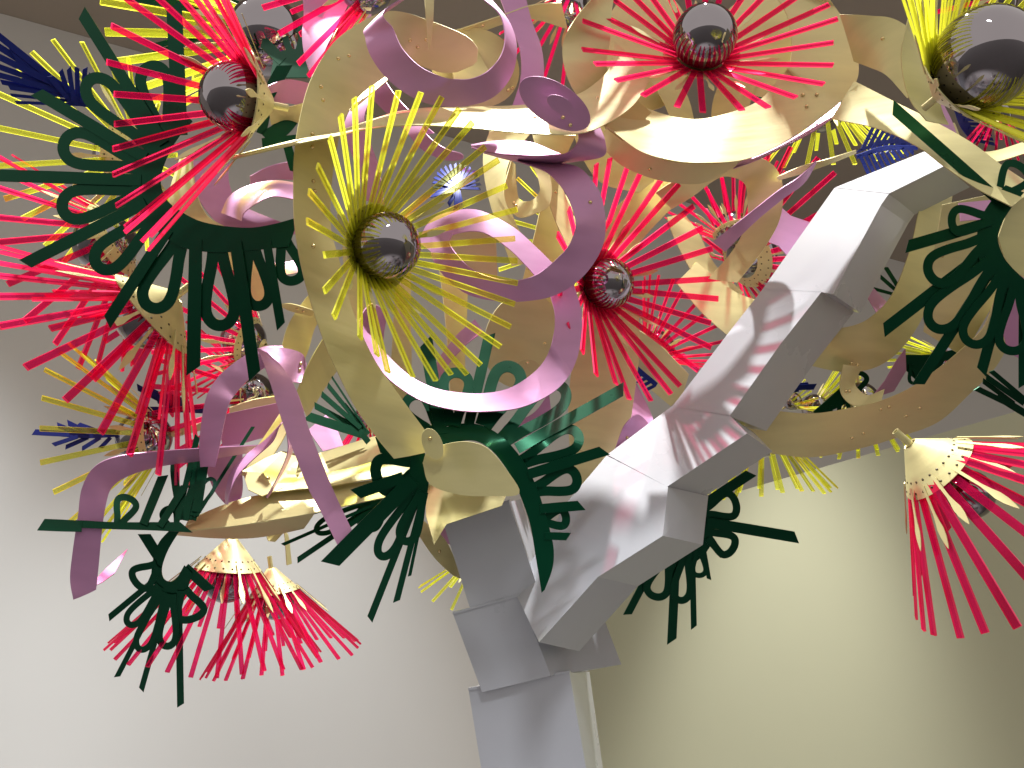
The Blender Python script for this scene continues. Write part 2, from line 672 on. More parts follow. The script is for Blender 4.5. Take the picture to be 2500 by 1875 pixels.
def segment(out, ex, dz):
    """a box of the zigzag: its upper face lies in the branch's slanting plane, its depth runs down to the right"""
    top = [P(x, y, BR(x, y)) - branch.location for x, y in out]
    low = [P(x + ex[0], y + ex[1], BR(x, y) + dz) - branch.location for x, y in out]
    n = len(out)
    vs = top + low
    fs = [list(range(n)), list(range(2 * n - 1, n - 1, -1))] + [[i, i + n, (i + 1) % n + n, (i + 1) % n] for i in range(n)]
    o = link('segment', mesh('segment', vs, fs, [WHITE]), branch)


segment([(1316, 1568), (1459, 1409), (1618, 1308), (1631, 1189), (1481, 1112), (1385, 1225), (1255, 1440)], (98, 22), .2)
segment([(1629, 1188), (1824, 1058), (1781, 1014), (1640, 992), (1482, 1110)], (62, 44), .2)
segment([(1781, 1016), (1904, 842), (2006, 712), (1862, 706), (1779, 812), (1641, 993)], (90, 36), .2)
segment([(2005, 713), (2034, 718), (2151, 500), (2170, 473), (2037, 459), (1990, 525), (1861, 707)], (66, 46), .2)
segment([(2171, 472), (2306, 405), (2259, 369), (2038, 458)], (62, 52), .2)

# ------------------------------------------------------------------ flowers
flower('red', 'red acrylic ray flower in front of the large dark green leaf', 571, 237, 2.58, (-.79, .0, .61), 490, al=52, n=30, ball=0.168, bz=0.22, wid=.85, gap=.84)
flower('red', 'red acrylic ray flower facing out above the gold bowl ring', 1721, 88, 3.0, (.0, .51, .86), 330, al=70, n=26, bz=0.25, ball=0.235, wid=1.15)
flower('yellow', 'yellow acrylic ray flower between the gold arc and pink hoop', 945, 600, 2.58, (.78, .03, .62), 425, al=54, n=33, bz=0.25, ball=0.195, wid=.9)
flower('red', 'red acrylic ray flower half tucked behind the purple hoop', 1486, 692, 3.42, (.67, .03, .74), 345, al=57, n=27, bz=0.22, ball=0.18, wid=1.1)
flower('yellow', 'large yellow acrylic flower with big mirror ball, top right corner', 2408, 140, 2.1, (.42, .40, .82), 520, al=58, n=46, bz=0.3, ball=0.235, wid=.62, gap=.84)
flower('red', 'wide red acrylic ray flower below the large dark green leaf', 440, 715, 3.22, (-.74, -.62, .12), 480, al=55, n=26, bz=0.2, ball=0.16, at='apex', second=9, wid=.85)
flower('red', 'small red flower with long gold cone beside the gold arc', 655, 850, 3.75, (-.93, .3, -.15), 270, al=48, at='apex', bz=0.25, n=20)
flower('red', 'red flower behind the dark leaf, fanning to the left edge', 330, 560, 3.7, (-.86, -.4, .0), 365, al=56, at='apex', n=22)
flower('red', 'red flower with brightly lit gold cone behind the mauve arch', 675, 965, 3.8, (-.98, -.05, -.1), 290, al=42, at='apex', n=20)
flower('yellow', 'yellow flower with gold cone at the lower left edge', 425, 1060, 3.55, (-.97, -.12, .1), 320, al=50, at='apex', n=20)
flower('yellow', 'pale yellow flower behind the loops of the large dark leaf', 350, 385, 3.9, (-.9, .1, -.35), 320, al=62, at='apex', n=24)
flower('yellow', 'yellow flower with long flat rays, top left behind red flower', 745, 88, 3.5, (-.98, .05, -.2), 470, al=24, at='apex', n=16)
flower('red', 'red flower cut off by the top edge above the pink band', 960, -75, 2.9, (-.9, -.4, -.1), 340, al=30, at='apex', n=16)
flower('red', 'red flower peeping between purple strip and gold ring at top', 1400, -30, 3.9, (-.3, -.9, .2), 240, al=35, at='apex', n=14)
flower('red', 'red flower opening upward inside the gold hoop right of centre', 1800, 600, 3.85, (-.15, .9, -.35), 215, al=48, at='apex', n=18, stamens=18)
flower('red', 'red flower with large dotted gold cone left of the branch', 1790, 640, 3.9, (.8, .35, -.45), 300, al=58, at='apex', n=24)
flower('red', 'small crossed red flower under the rays of the middle flower', 1570, 880, 3.98, (.72, .62, -.2), 215, al=46, at='apex', n=22)
flower('red', 'hanging red flower with gold cone, lower left, front of pair', 569, 1302, 3.45, (-.10, -.97, .10), 372, al=42, at='apex', n=30, bz=0.3, ball=0.15, wid=.66, jit=.3)
flower('red', 'hanging red flower with gold cone, lower left, right of pair', 660, 1376, 3.6, (.16, -.96, .1), 300, al=40, at='apex', n=26, bz=0.3, ball=0.15, wid=.75, jit=.3)
flower('red', 'red flower with dotted gold cone at the lower right edge', 2208, 1072, 2.8, (.74, -.66, .05), 480, al=42, at='apex', n=24, bz=0.42, ball=0.125, wid=1.05)
flower('yellow', 'yellow flower hanging under the gold ribbon right of the branch', 1862, 1010, 3.9, (.05, -.97, .1), 250, al=40, at='apex', n=20)
flower('yellow', 'yellow flower just showing under the long gold ribbon', 2095, 930, 4.0, (.1, -.98, .05), 215, al=35, at='apex', n=16)
flower('yellow', 'yellow flower hanging behind the grey gold strip, upper right', 2010, 215, 3.9, (.1, -.85, -.3), 250, al=50, at='apex', n=22)
flower('yellow', 'yellow flower mostly hidden behind the middle gold strips', 1430, 590, 4.0, (-.7, .1, -.5), 230, al=60, at='apex', n=20)
flower('yellow', 'small yellow flower with gold cone right of the branch', 1915, 995, 4.0, (.6, .5, .2), 110, al=45, at='apex', n=14)
flower('yellow', 'narrow yellow flower pointing up beside the gold curl', 1965, 1020, 4.1, (.7, .7, .0), 160, al=14, at='apex', n=10)
flower('yellow', 'narrow yellow flower behind the right dark leaf', 2345, 880, 3.9, (-.97, .15, .0), 170, al=16, at='apex', n=12)
flower('red', 'red flower behind the yellow flower in the top right corner', 2490, -20, 2.9, (-.6, -.1, -.5), 260, al=50, at='apex', n=18)
flower('red', 'red flower glimpsed below the yellow corner flower', 2440, 250, 3.4, (-.2, -.9, .1), 150, al=30, at='apex', n=14)
flower('yellow', 'yellow flower tips poking out left of the top column block', 1170, 1340, 3.75, (-.35, -.9, .0), 175, al=38, at='apex', n=14)
flower('red', 'red flower peeping from behind the gold arc above lit tray', 905, 985, 3.8, (-.25, -.95, .0), 150, al=22, at='apex', n=12)

# ------------------------------------------------------------------ gold ribbons
g = 'gold_ribbon'
ribbon(g, 'big gold arc sweeping from the top down to the trunk disc', GOLD,
       [(1200, 112, 1120, 196, 2.84), (1059, 54, 1015, 158, 2.82), (951, 27, 972, 168, 2.8), (853, 72, 915, 205, 2.78), (799, 123, 878, 234, 2.76), (755, 203, 846, 280, 2.75), (730, 297, 831, 322, 2.74),
        (718, 380, 818, 385, 2.73), (716, 470, 808, 465, 2.73), (719, 550, 808, 560, 2.73), (733, 640, 828, 635, 2.74), (756, 730, 853, 735, 2.75), (790, 832, 886, 822, 2.76), (824, 909, 918, 885, 2.78),
        (868, 995, 962, 948, 2.8), (925, 1075, 1034, 1046, 2.83), (962, 1120, 1072, 1096, 2.85)], tilt=0.6, rounds=(1, 0),
       rivets=[(.22, .35), (.245, .25), (.31, .25), (.325, .4), (.4, .35), (.42, .4), (.49, .5), (.505, .55), (.60, .4), (.07, .4), (.075, .6), (.09, .5)])
ribbon(g, 'thin twisting gold strip crossing behind the yellow flower rays', GOLD,
       [(560, 383, 561, 391, 2.62), (719, 342, 720, 353, 2.64), (831, 318, 832, 331, 2.66), (889, 299, 890, 317, 2.68), (998, 268, 1000, 306, 2.7), (1142, 262, 1142, 313, 2.74), (1287, 256, 1287, 326, 2.8), (1396, 236, 1400, 328, 2.86), (1452, 205, 1470, 308, 2.9), (1492, 160, 1545, 258, 2.95), (1500, 100, 1590, 190, 3.02)],
       tilt=-1, rivets=[(.8, .35), (.62, .5)])
ribbon(g, 'broad gold hoop curving left of the top red flower', GOLD,
       [(1450, -10, 1500, -20, 3.02), (1400, 52, 1492, 40, 3.0), (1374, 108, 1489, 100, 3.0), (1380, 172, 1480, 160, 3.0), (1408, 232, 1496, 185, 3.03), (1466, 300, 1540, 232, 3.08), (1520, 345, 1590, 275, 3.12)], tilt=0.7, rivets=[(.86, .3), (.8, .7)])
ribbon(g, 'wide brightly lit gold bowl ring under the top red flower', GOLD,
       [(1480, 310, 1530, 232, 3.1), (1497, 322, 1551, 253, 3.1), (1562, 369, 1610, 276, 3.1), (1634, 391, 1660, 288, 3.1), (1706, 398, 1721, 290, 3.1), (1808, 392, 1812, 266, 3.1), (1887, 362, 1862, 239, 3.1), (1960, 318, 1892, 203, 3.1), (2045, 255, 1922, 168, 3.12), (2090, 200, 1932, 128, 3.14), (2094, 140, 1930, 80, 3.16), (2072, 70, 1918, 30, 3.18), (2020, -10, 1880, -30, 3.2)],
       width=0.225, tilt=1, rivets=[(.62, .3), (.64, .5), (.66, .35)])
ribbon(g, 'gold strip curling under the lit bowl ring', GOLD,
       [(1460, 340, 1490, 305, 3.16), (1490, 380, 1515, 330, 3.15), (1535, 413, 1560, 366, 3.14), (1616, 441, 1634, 393, 3.14), (1706, 448, 1712, 400, 3.14), (1765, 423, 1780, 396, 3.14), (1812, 390, 1830, 384, 3.14)], width=0.12, tilt=-1, rivets=[(.45, .4)])
ribbon(g, 'gold strip bridging from bowl ring to the corner flower', GOLD, [(2050, 35, 2085, 150, 3.0), (2120, 38, 2125, 165, 2.95), (2195, 52, 2165, 185, 2.9), (2290, 130, 2215, 240, 2.85)], tilt=.5, rivets=[(.55, .4)])
ribbon(g, 'upright gold band beside the large corner mirror ball', GOLD, [(2235, -15, 2268, -15, 2.62), (2212, 65, 2258, 60, 2.62), (2200, 130, 2272, 130, 2.62), (2206, 195, 2285, 210, 2.62), (2225, 250, 2300, 270, 2.63), (2262, 295, 2316, 305, 2.65)], tilt=.7)
ribbon(g, 'pale gold strip slanting under the dark spike to right edge', GOLD, [(2085, 198, 2030, 290, 3.0), (2180, 247, 2148, 316, 2.9), (2275, 294, 2243, 360, 2.8), (2370, 348, 2306, 407, 2.74), (2440, 400, 2385, 461, 2.7), (2530, 460, 2470, 505, 2.66)], tilt=-.5)
ribbon(g, 'gold S strip curving down behind the branch and right leaf', GOLD, [(2262, 440, 2330, 430, 3.62), (2240, 528, 2318, 528, 3.6), (2221, 611, 2300, 630, 3.58), (2180, 715, 2270, 735, 3.55), (2132, 769, 2218, 830, 3.52), (2085, 794, 2148, 892, 3.5), (2020, 802, 2060, 908, 3.5), (1950, 790, 1950, 885, 3.52)], tilt=.6, rivets=[(.8, .85), (.83, .8)])
ribbon(g, 'long plain gold band sweeping up to the right edge', GOLD, [(1820, 985, 1815, 1100, 3.5), (1898, 1003, 1890, 1108, 3.5), (1990, 1009, 1985, 1116, 3.48), (2085, 994, 2098, 1095, 3.45), (2150, 978, 2195, 1066, 3.42), (2220, 948, 2290, 1030, 3.38), (2290, 900, 2366, 962, 3.34), (2350, 850, 2433, 892, 3.3), (2400, 800, 2480, 800, 3.28), (2425, 740, 2510, 720, 3.26)], tilt=.6,
       rivets=[(.44, .2), (.47, .2), (.32, .7), (.35, .65), (.5, .55), (.55, .5)])
ribbon(g, 'small gold curl between the two right hand gold bands', GOLD, [(2058, 890, 2105, 895, 3.44), (2050, 940, 2088, 932, 3.44), (2060, 972, 2095, 950, 3.44), (2092, 992, 2120, 965, 3.43), (2150, 985, 2160, 950, 3.42)], tilt=.6, rivets=[(.4, .3), (.45, .5)])
ribbon(g, 'hanging gold strip at the top of the purple hoop', GOLD, [(1036, -15, 1060, -15, 2.75), (1040, 50, 1057, 50, 2.75), (1044, 118, 1049, 120, 2.78)], tilt=.7)
ribbon(g, 'white lit gold strip rising to the right at the top', GOLD, [(1085, 84, 1108, 100, 3.0), (1150, 62, 1172, 78, 3.02), (1229, 36, 1240, 55, 3.05), (1300, 12, 1300, 46, 3.08), (1370, 6, 1385, 70, 3.1)], width=0.14, tilt=1, rivets=[(.35, .3)])
ribbon(g, 'tongue of gold strip with a curled slot inside the purple hoop', GOLD, [(1085, 130, 1150, 95, 2.96), (1105, 180, 1180, 150, 2.95), (1110, 240, 1215, 215, 2.95)], rounds=(1, 0), rivets=[(.3, .6)])
panel(g, 'broad gold disc filling the purple hoop', GOLD, ellipse(1160, 165, 110, 95, 25), 3.02, (.2, .1), rivets=[(1240, 220), (1250, 214)])
panel(g, 'dull gold disc behind the top red flower', GOLD, ellipse(1580, 120, 110, 150), 3.3, (.1, -.1))
panel(g, 'gold disc on the right behind the top red flower', GOLD, ellipse(1890, 110, 150, 130), 3.32, (-.1, -.1), rivets=[(1985, 250)])
ribbon(g, 'cream lit gold strip low inside the bowl ring', GOLD, [(1590, 200, 1650, 190, 3.25), (1620, 250, 1680, 240, 3.25), (1650, 320, 1700, 320, 3.25)], width=.12)
ribbon(g, 'gold strip with flat end inside the bowl ring', GOLD, [(1760, 190, 1850, 190, 3.28), (1740, 250, 1830, 260, 3.28), (1735, 310, 1830, 320, 3.28)], width=.14)
ribbon(g, 'upright gold strip left of the pink wave', GOLD, [(1195, 320, 1300, 320, 3.5), (1180, 378, 1245, 392, 3.5), (1186, 450, 1236, 470, 3.5), (1208, 533, 1266, 560, 3.5), (1250, 650, 1320, 640, 3.5)], tilt=-.6)
ribbon(g, 'gold U hook inside the purple hoop', GOLD, [(1248, 392, 1258, 402, 3.42), (1230, 463, 1261, 450, 3.4), (1240, 506, 1267, 486, 3.4), (1268, 531, 1287, 492, 3.4), (1306, 522, 1306, 484, 3.4), (1342, 500, 1318, 465, 3.4), (1345, 440, 1312, 430, 3.41), (1318, 380, 1300, 405, 3.42)], tilt=.7, rivets=[(.3, .5), (.34, .5)])
ribbon(g, 'pale gold strip widening downward through the purple hoop', GOLD, [(1320, 505, 1352, 495, 3.55), (1303, 580, 1385, 580, 3.56), (1282, 660, 1392, 660, 3.56), (1255, 770, 1345, 770, 3.56)], tilt=.4)
ribbon(g, 'slim gold strip sloping beside the purple hoop', GOLD, [(1300, 330, 1405, 330, 3.48), (1322, 400, 1370, 410, 3.48), (1333, 465, 1372, 455, 3.47), (1352, 530, 1398, 525, 3.46), (1388, 610, 1425, 600, 3.46)], tilt=.6, rivets=[(.55, .5)])
ribbon(g, 'gold strip crossing behind the middle red flower to its upper right', GOLD, [(1620, 420, 1690, 460, 3.62), (1520, 490, 1590, 560, 3.62), (1450, 590, 1510, 660, 3.62), (1400, 720, 1470, 760, 3.62)], tilt=.5)
ribbon(g, 'gold strip behind the pink wave and its curl', GOLD, [(1400, 330, 1470, 300, 3.52), (1430, 400, 1510, 370, 3.52), (1475, 450, 1570, 410, 3.52), (1560, 470, 1610, 430, 3.54)], tilt=.4)
ribbon(g, 'slanting cream gold strip over the right rays of middle flower', GOLD, [(1628, 530, 1668, 520, 3.72), (1650, 590, 1705, 570, 3.72), (1700, 680, 1748, 650, 3.72), (1770, 760, 1815, 715, 3.72)], tilt=.9, width=.14)
ribbon(g, 'gold hoop arm above the upward red flower', GOLD, [(1600, 470, 1640, 510, 3.5), (1650, 440, 1690, 480, 3.48), (1740, 410, 1760, 432, 3.46), (1850, 385, 1815, 445, 3.45), (1905, 430, 1825, 490, 3.45), (1908, 520, 1822, 545, 3.46), (1870, 600, 1790, 610, 3.48), (1800, 690, 1730, 680, 3.5)], tilt=.5, rivets=[(.66, .2)])
ribbon(g, 'gold strip left of the branch below the dotted cone', GOLD, [(1650, 690, 1700, 640, 3.66), (1720, 770, 1790, 710, 3.64), (1790, 830, 1870, 740, 3.62)], tilt=.5)
ribbon(g, 'wide gold sheet behind the middle green leaf', GOLD, [(1440, 740, 1560, 760, 3.6), (1405, 850, 1560, 870, 3.58), (1388, 980, 1545, 990, 3.56), (1395, 1130, 1530, 1110, 3.54), (1430, 1290, 1540, 1230, 3.52)], tilt=.4, rivets=[(.5, .3)])
panel(g, 'flat gold sheet under the lower rays of the middle flower', GOLD, [(1500, 852), (1532, 790), (1600, 830), (1682, 914), (1668, 960), (1638, 992), (1590, 952)], 3.74, (-.1, .2))
ribbon(g, 'gold strip behind the pink hoop right of the yellow flower', GOLD, [(1050, 560, 1060, 640, 3.3), (1130, 545, 1150, 660, 3.3), (1210, 560, 1215, 690, 3.32)], tilt=.4)
panel(g, 'rounded gold plate inside the lower pink hoop', GOLD, ellipse(1275, 830, 92, 118, 15), 3.55, (.15, .2), rivets=[(1330, 838)])
panel(g, 'small rounded gold tab inside the lower pink hoop', GOLD, ellipse(1288, 905, 32, 28), 3.48, (.1, .1), rivets=[(1287, 886)])
ribbon(g, 'upright gold strip left inside the lower pink hoop', GOLD, [(968, 640, 1004, 640, 3.5), (962, 760, 1002, 760, 3.5), (955, 880, 1005, 890, 3.5), (950, 990, 1000, 990, 3.5)], tilt=.8)
ribbon(g, 'upright gold strip right inside the lower pink hoop', GOLD, [(1070, 640, 1145, 630, 3.56), (1085, 760, 1140, 760, 3.56), (1095, 880, 1135, 890, 3.56), (1100, 1000, 1150, 1000, 3.56)], tilt=.7)
ribbon(g, 'pale gold strip touching the inside of the gold arc', GOLD, [(836, 600, 870, 620, 3.22), (842, 690, 885, 690, 3.22), (858, 760, 893, 760, 3.22), (885, 820, 905, 810, 3.22)], tilt=.7)
ribbon(g, 'cream gold strip slanting left from behind the gold arc', GOLD, [(830, 770, 870, 840, 3.32), (787, 829, 822, 905, 3.3), (755, 885, 788, 955, 3.28), (725, 955, 750, 1020, 3.27)], width=.2, tilt=1)
ribbon(g, 'gold strip with hammered end behind the gold arc', GOLD, [(790, 690, 830, 760, 3.4), (752, 722, 775, 790, 3.38), (706, 788, 752, 858, 3.36), (686, 852, 735, 896, 3.36)], tilt=.6)
ribbon(g, 'leaf shaped gold tab left of the gold arc', GOLD, [(684, 742, 686, 748, 3.3), (715, 742, 712, 760, 3.3), (768, 758, 762, 772, 3.3)], width=.05, rivets=[(.7, .4), (.85, .5)])
ribbon(g, 'white lit upper band of the gold tray at lower left', GOLD, [(600, 1165, 640, 1205, 3.2), (700, 1130, 720, 1196, 3.18), (803, 1100, 805, 1187, 3.16), (900, 1070, 905, 1170, 3.15), (1020, 1040, 1040, 1150, 3.15)], width=.3, tilt=-1)
ribbon(g, 'lower band of the gold tray at lower left', GOLD, [(462, 1268, 448, 1297, 3.05), (560, 1228, 560, 1286, 3.04), (640, 1208, 640, 1274, 3.03), (781, 1190, 781, 1250, 3.02), (900, 1174, 900, 1223, 3.0), (1020, 1154, 1030, 1200, 2.98)], width=.16, tilt=-.9)
ribbon(g, 'tan underside of the gold tray above the hanging flowers', GOLD, [(436, 1299, 432, 1306, 3.14), (520, 1290, 520, 1313, 3.14), (600, 1280, 600, 1314, 3.13), (690, 1266, 668, 1306, 3.12), (770, 1250, 742, 1290, 3.12)], width=.11, tilt=.7)
panel(g, 'crumpled lit gold flap on the lower left tray', GOLD, [(592, 1150), (650, 1118), (690, 1102), (732, 1110), (722, 1160), (735, 1186), (690, 1192), (640, 1212), (606, 1196)], 3.12, (.1, -.55), rivets=[(655, 1168)])
ribbon(g, 'short gold strip hanging to the right hand hanging flower', GOLD, [(650, 1260, 678, 1258, 3.7), (655, 1320, 668, 1322, 3.7), (690, 1290, 700, 1300, 3.72), (700, 1380, 712, 1376, 3.75)], tilt=.8)
panel(g, 'round gold disc where the arc meets the trunk', GOLD, [(1032, 1130), (1045, 1100), (1088, 1084), (1140, 1078), (1190, 1094), (1236, 1146), (1268, 1204), (1200, 1211), (1120, 1207), (1050, 1182)], 2.82, (.0, .05), smooth=5)
panel(g, 'small rounded gold tab riveted where the arc meets disc', GOLD, ellipse(1056, 1084, 24, 40, -22), 2.79, (.05, .05), rivets=[(1050, 1070)])
panel(g, 'darker gold plate under the disc at the trunk top', GOLD, [(1040, 1180), (1130, 1206), (1240, 1200), (1225, 1235), (1090, 1280), (1060, 1330), (1040, 1260)], 3.02, (.1, -.3))
ribbon(g, 'pointed gold strip poking left of the top trunk block', GOLD, [(1012, 1290, 1035, 1272, 3.3), (1055, 1355, 1085, 1315, 3.3), (1098, 1398, 1112, 1370, 3.3), (1122, 1412, 1128, 1408, 3.3)], tilt=.6, rivets=[(.4, .4)])
ribbon(g, 'lit cream crescent behind the red flower and dark leaf', GOLD, [(440, 385, 470, 385, 3.25), (413, 480, 478, 462, 3.22), (438, 542, 505, 525, 3.2), (505, 575, 560, 560, 3.2)], tilt=-1, width=.2)
ribbon(g, 'gold strip left of the gold arc behind the red flower', GOLD, [(655, 262, 662, 305, 2.95), (700, 262, 702, 292, 2.95), (760, 245, 750, 310, 2.95)], tilt=.6)
ribbon(g, 'gold strip behind the pink band at top left', GOLD, [(868, -10, 905, 30, 3.1), (840, 40, 880, 62, 3.1), (806, 108, 830, 110, 3.1), (790, 190, 815, 200, 3.1)], tilt=.6)
ribbon(g, 'white lit short gold strip under the purple hoop', GOLD, [(848, 262, 856, 272, 3.1), (890, 214, 908, 228, 3.1), (932, 178, 948, 194, 3.1)], width=.1, tilt=-1)
ribbon(g, 'thin gold strip slanting up to the navy comb, right', GOLD, [(1896, 432, 1900, 440, 3.4), (1960, 404, 1972, 420, 3.4), (2020, 388, 2032, 398, 3.4), (2090, 366, 2090, 374, 3.4)], tilt=.8)
panel(g, 'gold plate behind the loops of the right leaf', GOLD, [(2300, 500), (2440, 470), (2450, 700), (2350, 870), (2255, 810), (2275, 650)], 3.3, (.1, .1), rivets=[(2310, 600), (2300, 625)])
panel(g, 'gold disc framed by the right dark leaf', GOLD, [(2475, 470), (2436, 579), (2450, 627), (2475, 660), (2530, 700), (2545, 580), (2530, 470)], 2.72, (.1, .0))
ribbon(g, 'gold strip showing below the yellow corner flower', GOLD, [(2270, 300, 2330, 300, 3.2), (2300, 370, 2360, 360, 3.2), (2400, 400, 2420, 370, 3.2), (2520, 370, 2520, 340, 3.2)], tilt=.5)
ribbon(g, 'gold strip far behind the red flower rays at left', GOLD, [(530, 540, 545, 640, 3.6), (620, 620, 600, 690, 3.6), (660, 720, 620, 760, 3.6)], tilt=.4)
ribbon(g, 'thin gold stem holding the yellow flower at lower left', GOLD, [(420, 1050, 420, 1068, 3.6), (500, 1030, 500, 1048, 3.6), (580, 1000, 585, 1022, 3.6), (680, 960, 685, 985, 3.6)], tilt=.6)
ribbon(g, 'lit gold strip behind the mauve arch', GOLD, [(560, 995, 560, 1015, 3.5), (620, 975, 625, 1000, 3.5), (690, 965, 690, 990, 3.5)], width=.07)
ribbon(g, 'folded cream gold strip under the slanting mauve band', GOLD, [(690, 1000, 720, 1010, 3.3), (650, 1060, 690, 1075, 3.28), (600, 1130, 650, 1140, 3.26), (590, 1160, 640, 1180, 3.26)], width=.12, tilt=-1)

# ------------------------------------------------------------------ pink and purple ribbons
k = 'pink_ribbon'
ribbon(k, 'purple hoop at the top in front of the gold disc', PINK,
       [(1020, -25, 1060, -45, 2.66), (900, 62, 940, 25, 2.64), (893, 95, 960, 70, 2.63), (907, 140, 983, 119, 2.62), (947, 194, 1027, 163, 2.62), (1009, 239, 1081, 188, 2.62), (1070, 258, 1112, 193, 2.62), (1142, 258, 1150, 192, 2.63), (1205, 236, 1190, 174, 2.64), (1248, 185, 1222, 137, 2.66), (1261, 118, 1233, 90, 2.68), (1244, 56, 1220, 36, 2.7), (1200, 0, 1182, 0, 2.72), (1170, -30, 1155, -25, 2.72)], tilt=-.8)
ribbon(k, 'mauve upright strip right of the top purple hoop', PINK, [(1215, -20, 1280, -20, 3.0), (1240, 47, 1298, 51, 3.0), (1268, 119, 1322, 119, 3.0), (1271, 190, 1327, 190, 3.0), (1250, 262, 1310, 262, 3.0)], tilt=.6)
panel(k, 'purple oval disc with a curled slot near the gold hoop', PINK, ellipse(1354, 253, 98, 50, 32), 2.72, (.1, .25), rivets=[(1392, 305), (1374, 286)])
panel(k, 'small raised tongue on the purple oval disc', PINK, ellipse(1368, 256, 36, 20, 30), 2.66, (.1, .25))
ribbon(k, 'light pink wave crossing below the gold strip', PINK, [(1150, 354, 1152, 361, 3.0), (1195, 346, 1190, 374, 3.0), (1245, 343, 1255, 378, 3.0), (1300, 349, 1313, 381, 3.0), (1358, 372, 1370, 377, 3.0)], width=.09, tilt=-1)
ribbon(k, 'mauve strip under the pink wave curling up at right', PINK, [(1180, 370, 1182, 374, 2.93), (1258, 380, 1251, 392, 2.93), (1331, 381, 1331, 400, 2.92), (1385, 373, 1412, 393, 2.9), (1412, 342, 1474, 380, 2.88), (1406, 310, 1477, 345, 2.88), (1400, 285, 1462, 305, 2.9)], width=.12, tilt=.8)
ribbon(k, 'broad purple hoop covering the left of the middle red flower', PINK,
       [(1262, 390, 1264, 394, 2.96), (1340, 396, 1330, 418, 2.93), (1410, 408, 1362, 446, 2.9), (1448, 445, 1382, 474, 2.88), (1468, 480, 1394, 500, 2.87), (1478, 536, 1406, 542, 2.86), (1474, 590, 1400, 574, 2.86), (1453, 637, 1384, 606, 2.86), (1417, 681, 1345, 645, 2.86), (1363, 717, 1305, 673, 2.86), (1300, 733, 1262, 684, 2.87), (1215, 735, 1211, 680, 2.88), (1130, 712, 1150, 655, 2.9), (1060, 640, 1100, 600, 2.93), (1050, 560, 1105, 570, 2.95)], tilt=-.7, rivets=[(.3, .4)])
ribbon(k, 'light pink arc from the yellow ball into the purple hoop', PINK, [(1020, 590, 1060, 620, 3.0), (1052, 538, 1085, 585, 2.98), (1105, 516, 1125, 568, 2.96), (1170, 514, 1180, 568, 2.95), (1251, 554, 1240, 606, 2.94), (1310, 605, 1285, 650, 2.93), (1365, 660, 1320, 690, 2.92)], width=.1, tilt=-.9)
ribbon(k, 'large light pink hoop under the yellow flower', PINK,
       [(945, 760, 935, 835, 3.12), (905, 742, 905, 790, 3.08), (878, 785, 903, 800, 3.04), (889, 838, 912, 828, 3.0), (920, 892, 950, 872, 2.98), (962, 937, 998, 916, 2.96), (1034, 981, 1052, 945, 2.95), (1117, 1002, 1112, 958, 2.94), (1193, 1005, 1179, 961, 2.94), (1269, 996, 1244, 948, 2.94), (1338, 966, 1302, 911, 2.95), (1380, 930, 1335, 870, 2.96), (1405, 885, 1352, 815, 2.98), (1418, 830, 1354, 765, 3.0), (1420, 765, 1342, 715, 3.02), (1400, 690, 1330, 660, 3.05)], width=.115, tilt=.9)
ribbon(k, 'striped pink band hanging at top left before the gold arc', PINK, [(738, -20, 865, -20, 3.0), (742, 35, 842, 30, 2.98), (738, 85, 815, 80, 2.96), (745, 140, 795, 122, 2.95), (762, 188, 776, 182, 2.95)], width=.2, tilt=-.5)
ribbon(k, 'short mauve strip at the top left of the gold arc', PINK, [(868, -12, 912, -12, 3.2), (872, 40, 906, 40, 3.2), (880, 90, 900, 90, 3.2)])
ribbon(k, 'pink strip inside the gold arc running down behind yellow rays', PINK, [(880, 225, 920, 210, 3.2), (842, 300, 890, 285, 3.2), (850, 350, 905, 350, 3.2), (875, 420, 925, 410, 3.2), (893, 490, 938, 500, 3.2)], tilt=-.7, width=.11)
ribbon(k, 'pink strip slanting down from the purple hoop to gold strip', PINK, [(880, 205, 930, 180, 3.24), (918, 250, 965, 232, 3.22), (965, 295, 1010, 280, 3.2), (1010, 335, 1060, 325, 3.2)], tilt=-.8, width=.12)
ribbon(k, 'pink curve below the thin gold strip near the yellow tips', PINK, [(985, 305, 1028, 300, 3.12), (1003, 335, 1042, 328, 3.1), (1035, 368, 1070, 352, 3.1), (1078, 388, 1102, 368, 3.1), (1122, 396, 1140, 375, 3.1)], width=.09, tilt=-.6, rounds=(0, 1))
ribbon(k, 'mauve strip left of the gold arc behind the red flower base', PINK, [(640, 215, 645, 262, 2.98), (700, 194, 695, 252, 2.98), (765, 205, 755, 262, 2.98)])
ribbon(k, 'white lit pink arch inside the dark leaf', PINK, [(540, 520, 590, 540, 3.2), (562, 478, 598, 518, 3.2), (608, 453, 630, 495, 3.2), (671, 441, 668, 480, 3.2), (740, 450, 735, 490, 3.2)], width=.13, tilt=-1)
ribbon(k, 'broad mauve band inside the dark leaf', PINK, [(450, 395, 560, 385, 3.32), (470, 450, 560, 450, 3.3), (500, 510, 590, 500, 3.3), (560, 570, 680, 540, 3.3), (640, 610, 740, 560, 3.3)], tilt=.5)
ribbon(k, 'mauve strip patched with gold light beside the gold arc', PINK, [(610, 430, 612, 470, 3.4), (660, 405, 665, 440, 3.4), (730, 390, 735, 440, 3.4)], width=.1)
ribbon(k, 'left leg of the mauve arch over the red rays', PINK, [(690, 845, 700, 880, 3.12), (640, 848, 660, 890, 3.08), (586, 876, 612, 922, 3.04), (535, 918, 578, 958, 3.02), (506, 965, 560, 985, 3.0), (493, 1024, 548, 1030, 3.0), (487, 1090, 535, 1095, 3.0), (490, 1140, 525, 1140, 3.0)], tilt=-.6)
